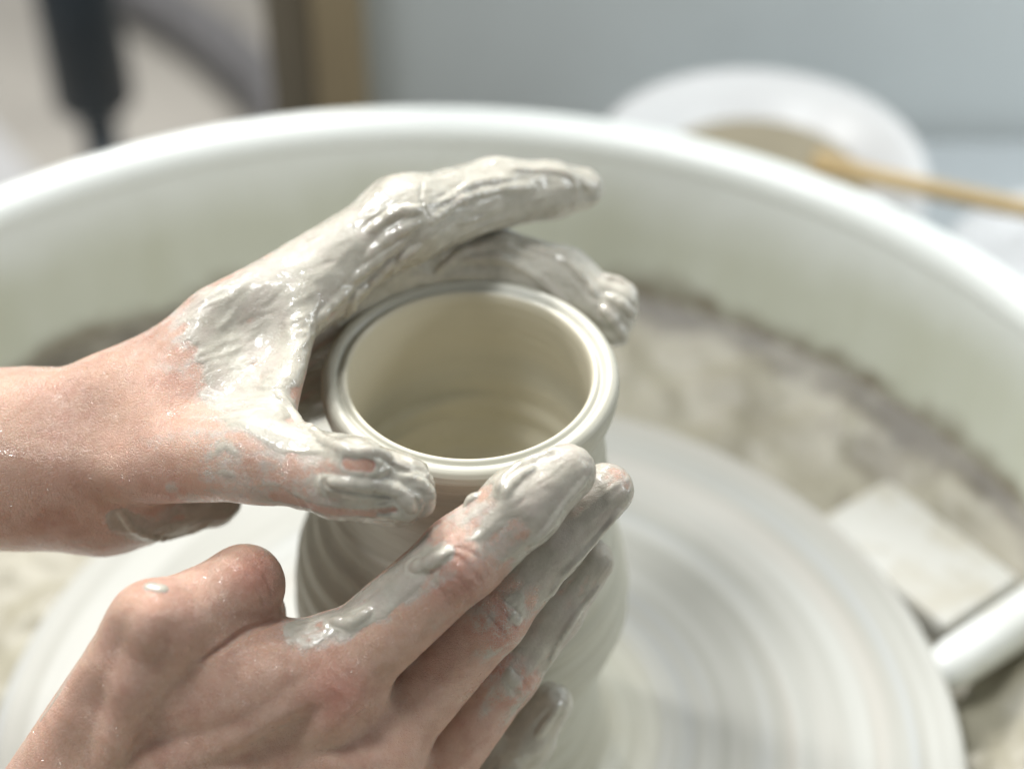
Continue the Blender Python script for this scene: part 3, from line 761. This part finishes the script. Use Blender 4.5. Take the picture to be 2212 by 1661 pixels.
# dark pole with a thin grey foot
pole = empty('stand_pole', (-30.2, 80, -50))
M_NAVY = mat_plain('dark_navy_plastic', (0.03, 0.042, 0.054), 0.3, 30, 0.4)
M_STEEL = mat_plain('dull_steel', (0.16, 0.18, 0.20), 0.2, 60, 0.35)
lathe('sleeve', [(0, 21), (2.6, 21), (3.0, 21.6), (3.0, 33), (2.7, 34), (2.7, 90), (2.4, 91), (0, 91)], M_NAVY, pole, 40)
lathe('stem', [(0, 0), (1.4, 0), (1.4, 21), (0, 21)], M_STEEL, pole, 28)
lathe('foot', [(0, 0), (6, 0), (6, .8), (1.7, 1.6), (0, 1.6)], M_STEEL, pole, 40)
tag(pole, 'dark navy upright pole with a thin grey stem, beyond the pan', 'pole')
hose = tube('hose', [(-40.56, 132.20, -47.50), (-34.95, 126.24, -47.50), (-29.64, 120.97, -47.50), (-24.86, 114.69, -47.50), (-21.18, 108.72, -47.50), (-18.89, 102.31, -47.50)], [2.6, 2.8, 2.8, 2.8, 2.6, 2.4], mat_plain('dark_grey_rubber', (0.15, 0.147, 0.15), 0.3, 40, 0.5))
tag(hose, 'dark grey hose curving across the beige floor beyond the pan', 'hose')
board = round_box('pale_board', (9, 60, 2), mat_plain('pale_grey_board', (0.45, 0.45, 0.45), 0.1, 10, 0.5), None, 0.3, (-43, 92, -48.5), (0, 0, 0.62))
tag(board, 'pale grey board lying on the floor behind the dark pole', 'board')

# ------------------------------------------------------------------ splash pan
pan = empty('splash_pan', (-2.16, -0.76, 0))
PX, PY = -2.16, -0.76
def tube_prof(r, z, rad, a0, a1, n):
    return [(r+rad*math.cos(math.radians(a0+(a1-a0)*k/n)), z+rad*math.sin(math.radians(a0+(a1-a0)*k/n))) for k in range(n+1)]
rim_prof = tube_prof(26.45, 5.9, .88, -60, 300, 28)[:-1]
lathe('rim', rim_prof, M_PAN, pan, 256, closed=True)
def wallfn(A, R, Z, X, Y):
    n = 0.10*np.sin(A*7)+0.06*np.sin(A*13+1); return X, Y, Z
lathe('wall', [(25.62, 5.95), (25.45, 4.4), (25.1, 2.2), (24.7, .4), (24.3, -1.2), (23.6, -2.2), (22.2, -2.7), (13, -2.9),
               (13, -3.3), (22.6, -3.2), (24.2, -2.5), (24.9, -1.2), (25.2, .4), (25.6, 2.2), (25.95, 4.4), (26.2, 5.3)], M_PAN, pan, 256)
def slurryfn(A, R, Z, X, Y):
    P = np.stack([X*.45, Y*.45, Z*0], -1).reshape(-1, 3)
    n = fbm(P, 5, 3).reshape(X.shape)
    edge = sstep(24.7, 22.5, R)*sstep(13.0, 14.0, R)
    return X, Y, Z+n*0.7*edge+0.1
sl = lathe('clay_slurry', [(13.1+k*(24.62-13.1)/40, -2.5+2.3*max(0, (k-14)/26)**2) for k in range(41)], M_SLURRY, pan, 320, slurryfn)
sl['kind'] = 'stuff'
tag(pan, 'large round white splash pan with a thick rim around the wheel', 'splash pan')
# seam of the two pan halves: rounded rib running out from the wheel
M_WHITEP = mat_stained('white_plastic', (0.74, 0.76, 0.74), (0.55, 0.52, 0.42), 0.5, 0.35)
rib = tube('seam_rib', [tuple(np.array(q)-(PX, PY, 0)) for q in ((15.77, 3.00, -0.90), (16.23, 3.16, -0.60), (19.08, 5.19, -0.50), (21.22, 6.63, -0.30))], [.55, .85, .9, .9], M_WHITEP, pan, 24, 40)
# white slab in the channel
slab = round_box('plaster_slab', (6.7, 3.9, 1.1), mat_stained('white_plaster', (0.65, 0.645, 0.60), (0.52, 0.48, 0.38), 0.6, 0.55), None, .22, (15.9, 8.75, -1.5), (0.0, -0.05, -0.93))
tag(slab, 'white plaster slab lying in the pan beside the wheel', 'slab')

# ------------------------------------------------------------------ wheel
wheel = empty('wheel_head', (0, 0, 0))
wp = [(0, 0), (2, 0)]+[(2+k*(15.5-2)/60, (0.03*math.sin(k*1.7)+0.035*math.sin(k*.77))*max(.3, 1-k/50)) for k in range(1, 61)]+[(15.75, -.06), (15.86, -.2), (15.86, -1.0), (15.7, -1.2), (0, -1.2)]
lathe('disc', wp, M_WHEEL, wheel, 256)
lathe('shaft', [(0, -1.2), (2.2, -1.2), (2.2, -12), (0, -12)], M_STEEL, wheel, 40)
tag(wheel, 'round slip-covered wheel head turning under the clay pot', 'wheel head')

# ------------------------------------------------------------------ pot
def potfn(A, R, Z, X, Y):
    drift = -0.40*sstep(13.5, 8.0, Z)
    wob = 0.035*np.sin(A+Z*1.1)*sstep(15.0, 9.0, Z)+0.02*np.sin(2*A-Z*1.9)*sstep(14.5, 11.0, Z)
    spiral = 0.045*np.sin(A*1.0+Z*7.0)*sstep(13.0, 10.5, Z)
    wob = wob+1.5*sstep(4.4, 2.4, Z)*sstep(9.5, 5.5, R)*np.maximum(0, np.cos(A-2.75))**2
    k = 1+(wob+spiral)/np.maximum(R, .8)*(R > 1)
    return X*k+drift, Y*k, Z+0.06*np.sin(A-0.6)*sstep(9.5, 6.0, Z)
outer = [(6.6, .02), (5.7, .14), (5.1, .36), (4.7, .75), (4.45, 1.3), (4.3, 2.0), (4.22, 2.8), (4.22, 3.6), (4.25, 4.4), (4.30, 4.95), (4.27, 5.2), (4.47, 5.5),
         (4.76, 5.8), (4.95, 6.5), (4.98, 7.3), (4.86, 8.2), (4.62, 9.2), (4.32, 10.2), (4.06, 11.2), (3.86, 12.2), (3.74, 13.0), (3.70, 13.7), (3.72, 14.2), (3.80, 14.45)]
outer = [tuple(p) for p in spline(outer, 170)]
lip = [(3.86, 14.55), (3.97, 14.75), (4.03, 15.0), (4.05, 15.22), (4.03, 15.42), (3.97, 15.54), (3.88, 15.61), (3.78, 15.63), (3.69, 15.61), (3.62, 15.56), (3.575, 15.49), (3.53, 15.49),
       (3.49, 15.545), (3.44, 15.585), (3.38, 15.58), (3.33, 15.54), (3.30, 15.47), (3.28, 15.38), (3.27, 15.2), (3.28, 14.9)]
inner = [(3.32, 14.3), (3.38, 13.4), (3.40, 12.4), (3.36, 11.5), (3.2, 10.6), (2.9, 9.8), (2.35, 9.2), (1.7, 8.85), (1.0, 8.7), (.5, 8.66), (0.02, 8.65)]
inner = [tuple(p) for p in spline(inner, 70)]
pot = lathe('clay_pot', outer+lip+inner, M_POT, None, 256, potfn)
tag(pot, 'tall wet grey clay pot with rolled lip rising from wheel', 'clay pot')

# ------------------------------------------------------------------ things beyond the pan
M_WHITE = mat_plain('white_glaze', (0.60, 0.60, 0.595), 0.04, 20, 0.35)
bowl = empty('bowl', (12.4, 32.0, -9.7))
lathe('shell', [(0, .3), (4.5, 0), (5.0, .5), (6.2, 3), (7.3, 7.4), (7.7, 8.6), (7.75, 9.2), (7.55, 9.65), (7.1, 9.8), (6.5, 9.6), (5.6, 9.0), (4.3, 8.1), (3.6, 7.0), (0, 6.2)], M_WHITE, bowl, 96)
lathe('slip', [(0, 8.55), (5.0, 8.52)], mat_plain('beige_slip', (0.30, 0.262, 0.185), 0.1, 20, 0.3), bowl, 64)
tag(bowl, 'white round bowl of beige slip behind the pan', 'bowl')
stick = tube('wooden_stick', [(14.72, 30.36, 0.90), (17.16, 28.52, 1.40), (22.72, 25.46, 2.00), (29.20, 22.07, 2.60)], [.6, .42, .4, .4], mat_wood('tan_tool_wood', (0.45, 0.32, 0.15), (0.55, 0.41, 0.21), 0), None, 14, 40)
tag(stick, 'tan wooden stick resting across the white bowl', 'stick')
dish = empty('dish', (27.5, 27.0, -9.9))
lathe('shell', [(0, 0), (3.5, 0), (6.5, 4.2), (7.2, 6.6), (7.0, 6.8), (6.2, 4.6), (3.2, .6), (0, .5)], M_WHITE, dish, 72)
tag(dish, 'white dish at the right edge beside the bowl', 'dish')
cup = empty('cup', (18.6, 23.4, -9.9))
lathe('shell', [(0, 0), (1.5, 0), (1.9, 4.5), (2.0, 6.4), (1.85, 6.5), (1.7, 4.5), (1.3, .5), (0, .5)], M_WHITE, cup, 48)
tag(cup, 'small white cup under the wooden stick', 'cup')

# ------------------------------------------------------------------ the potter's hands
person = empty('person', (0, 0, 0))
LEFT['red'] = [((-3.53, -5.40, 15.83), 1.3), ((-2.30, -5.40, 17.28), .8), ((-0.89, 3.40, 16.76), 2.0)]
RIGHT['red'] = [((-3.10, -8.60, 12.75), 1.2), ((-0.23, -7.00, 15.22), 1.1), ((0.89, -6.90, 13.11), 1.0), ((1.12, -6.80, 10.68), 1.0),
                ((-5.07, -7.00, 15.38), 1.2)]
LEFT['tendons'] = TENDON_L; RIGHT['tendons'] = TENDON_R
hand_a = build_hand(LEFT, PAINT_L, STROKE_L, CREASE_L, DENT_L, 'hand', person, 11); hand_a['label'] = 'hand whose thumb and fingers wrap round the rim, coated in clay'
build_hand(RIGHT, PAINT_R, STROKE_R, CREASE_R, DENT_R, 'hand', person, 23)['label'] = 'bare-backed hand with fingertips pressed on the pot'
tag(person, 'two hands of a potter smeared with wet clay around the pot', 'person')
M_NAIL = mat_plain('wet_fingernail', (0.56, 0.26, 0.20), 0.12, 120, 0.16, 0, 0.6)
nail(LEFT['bones'][-1], NAIL_L, 0.62, -0.05, 0.92, 0.035, M_NAIL, hand_a)
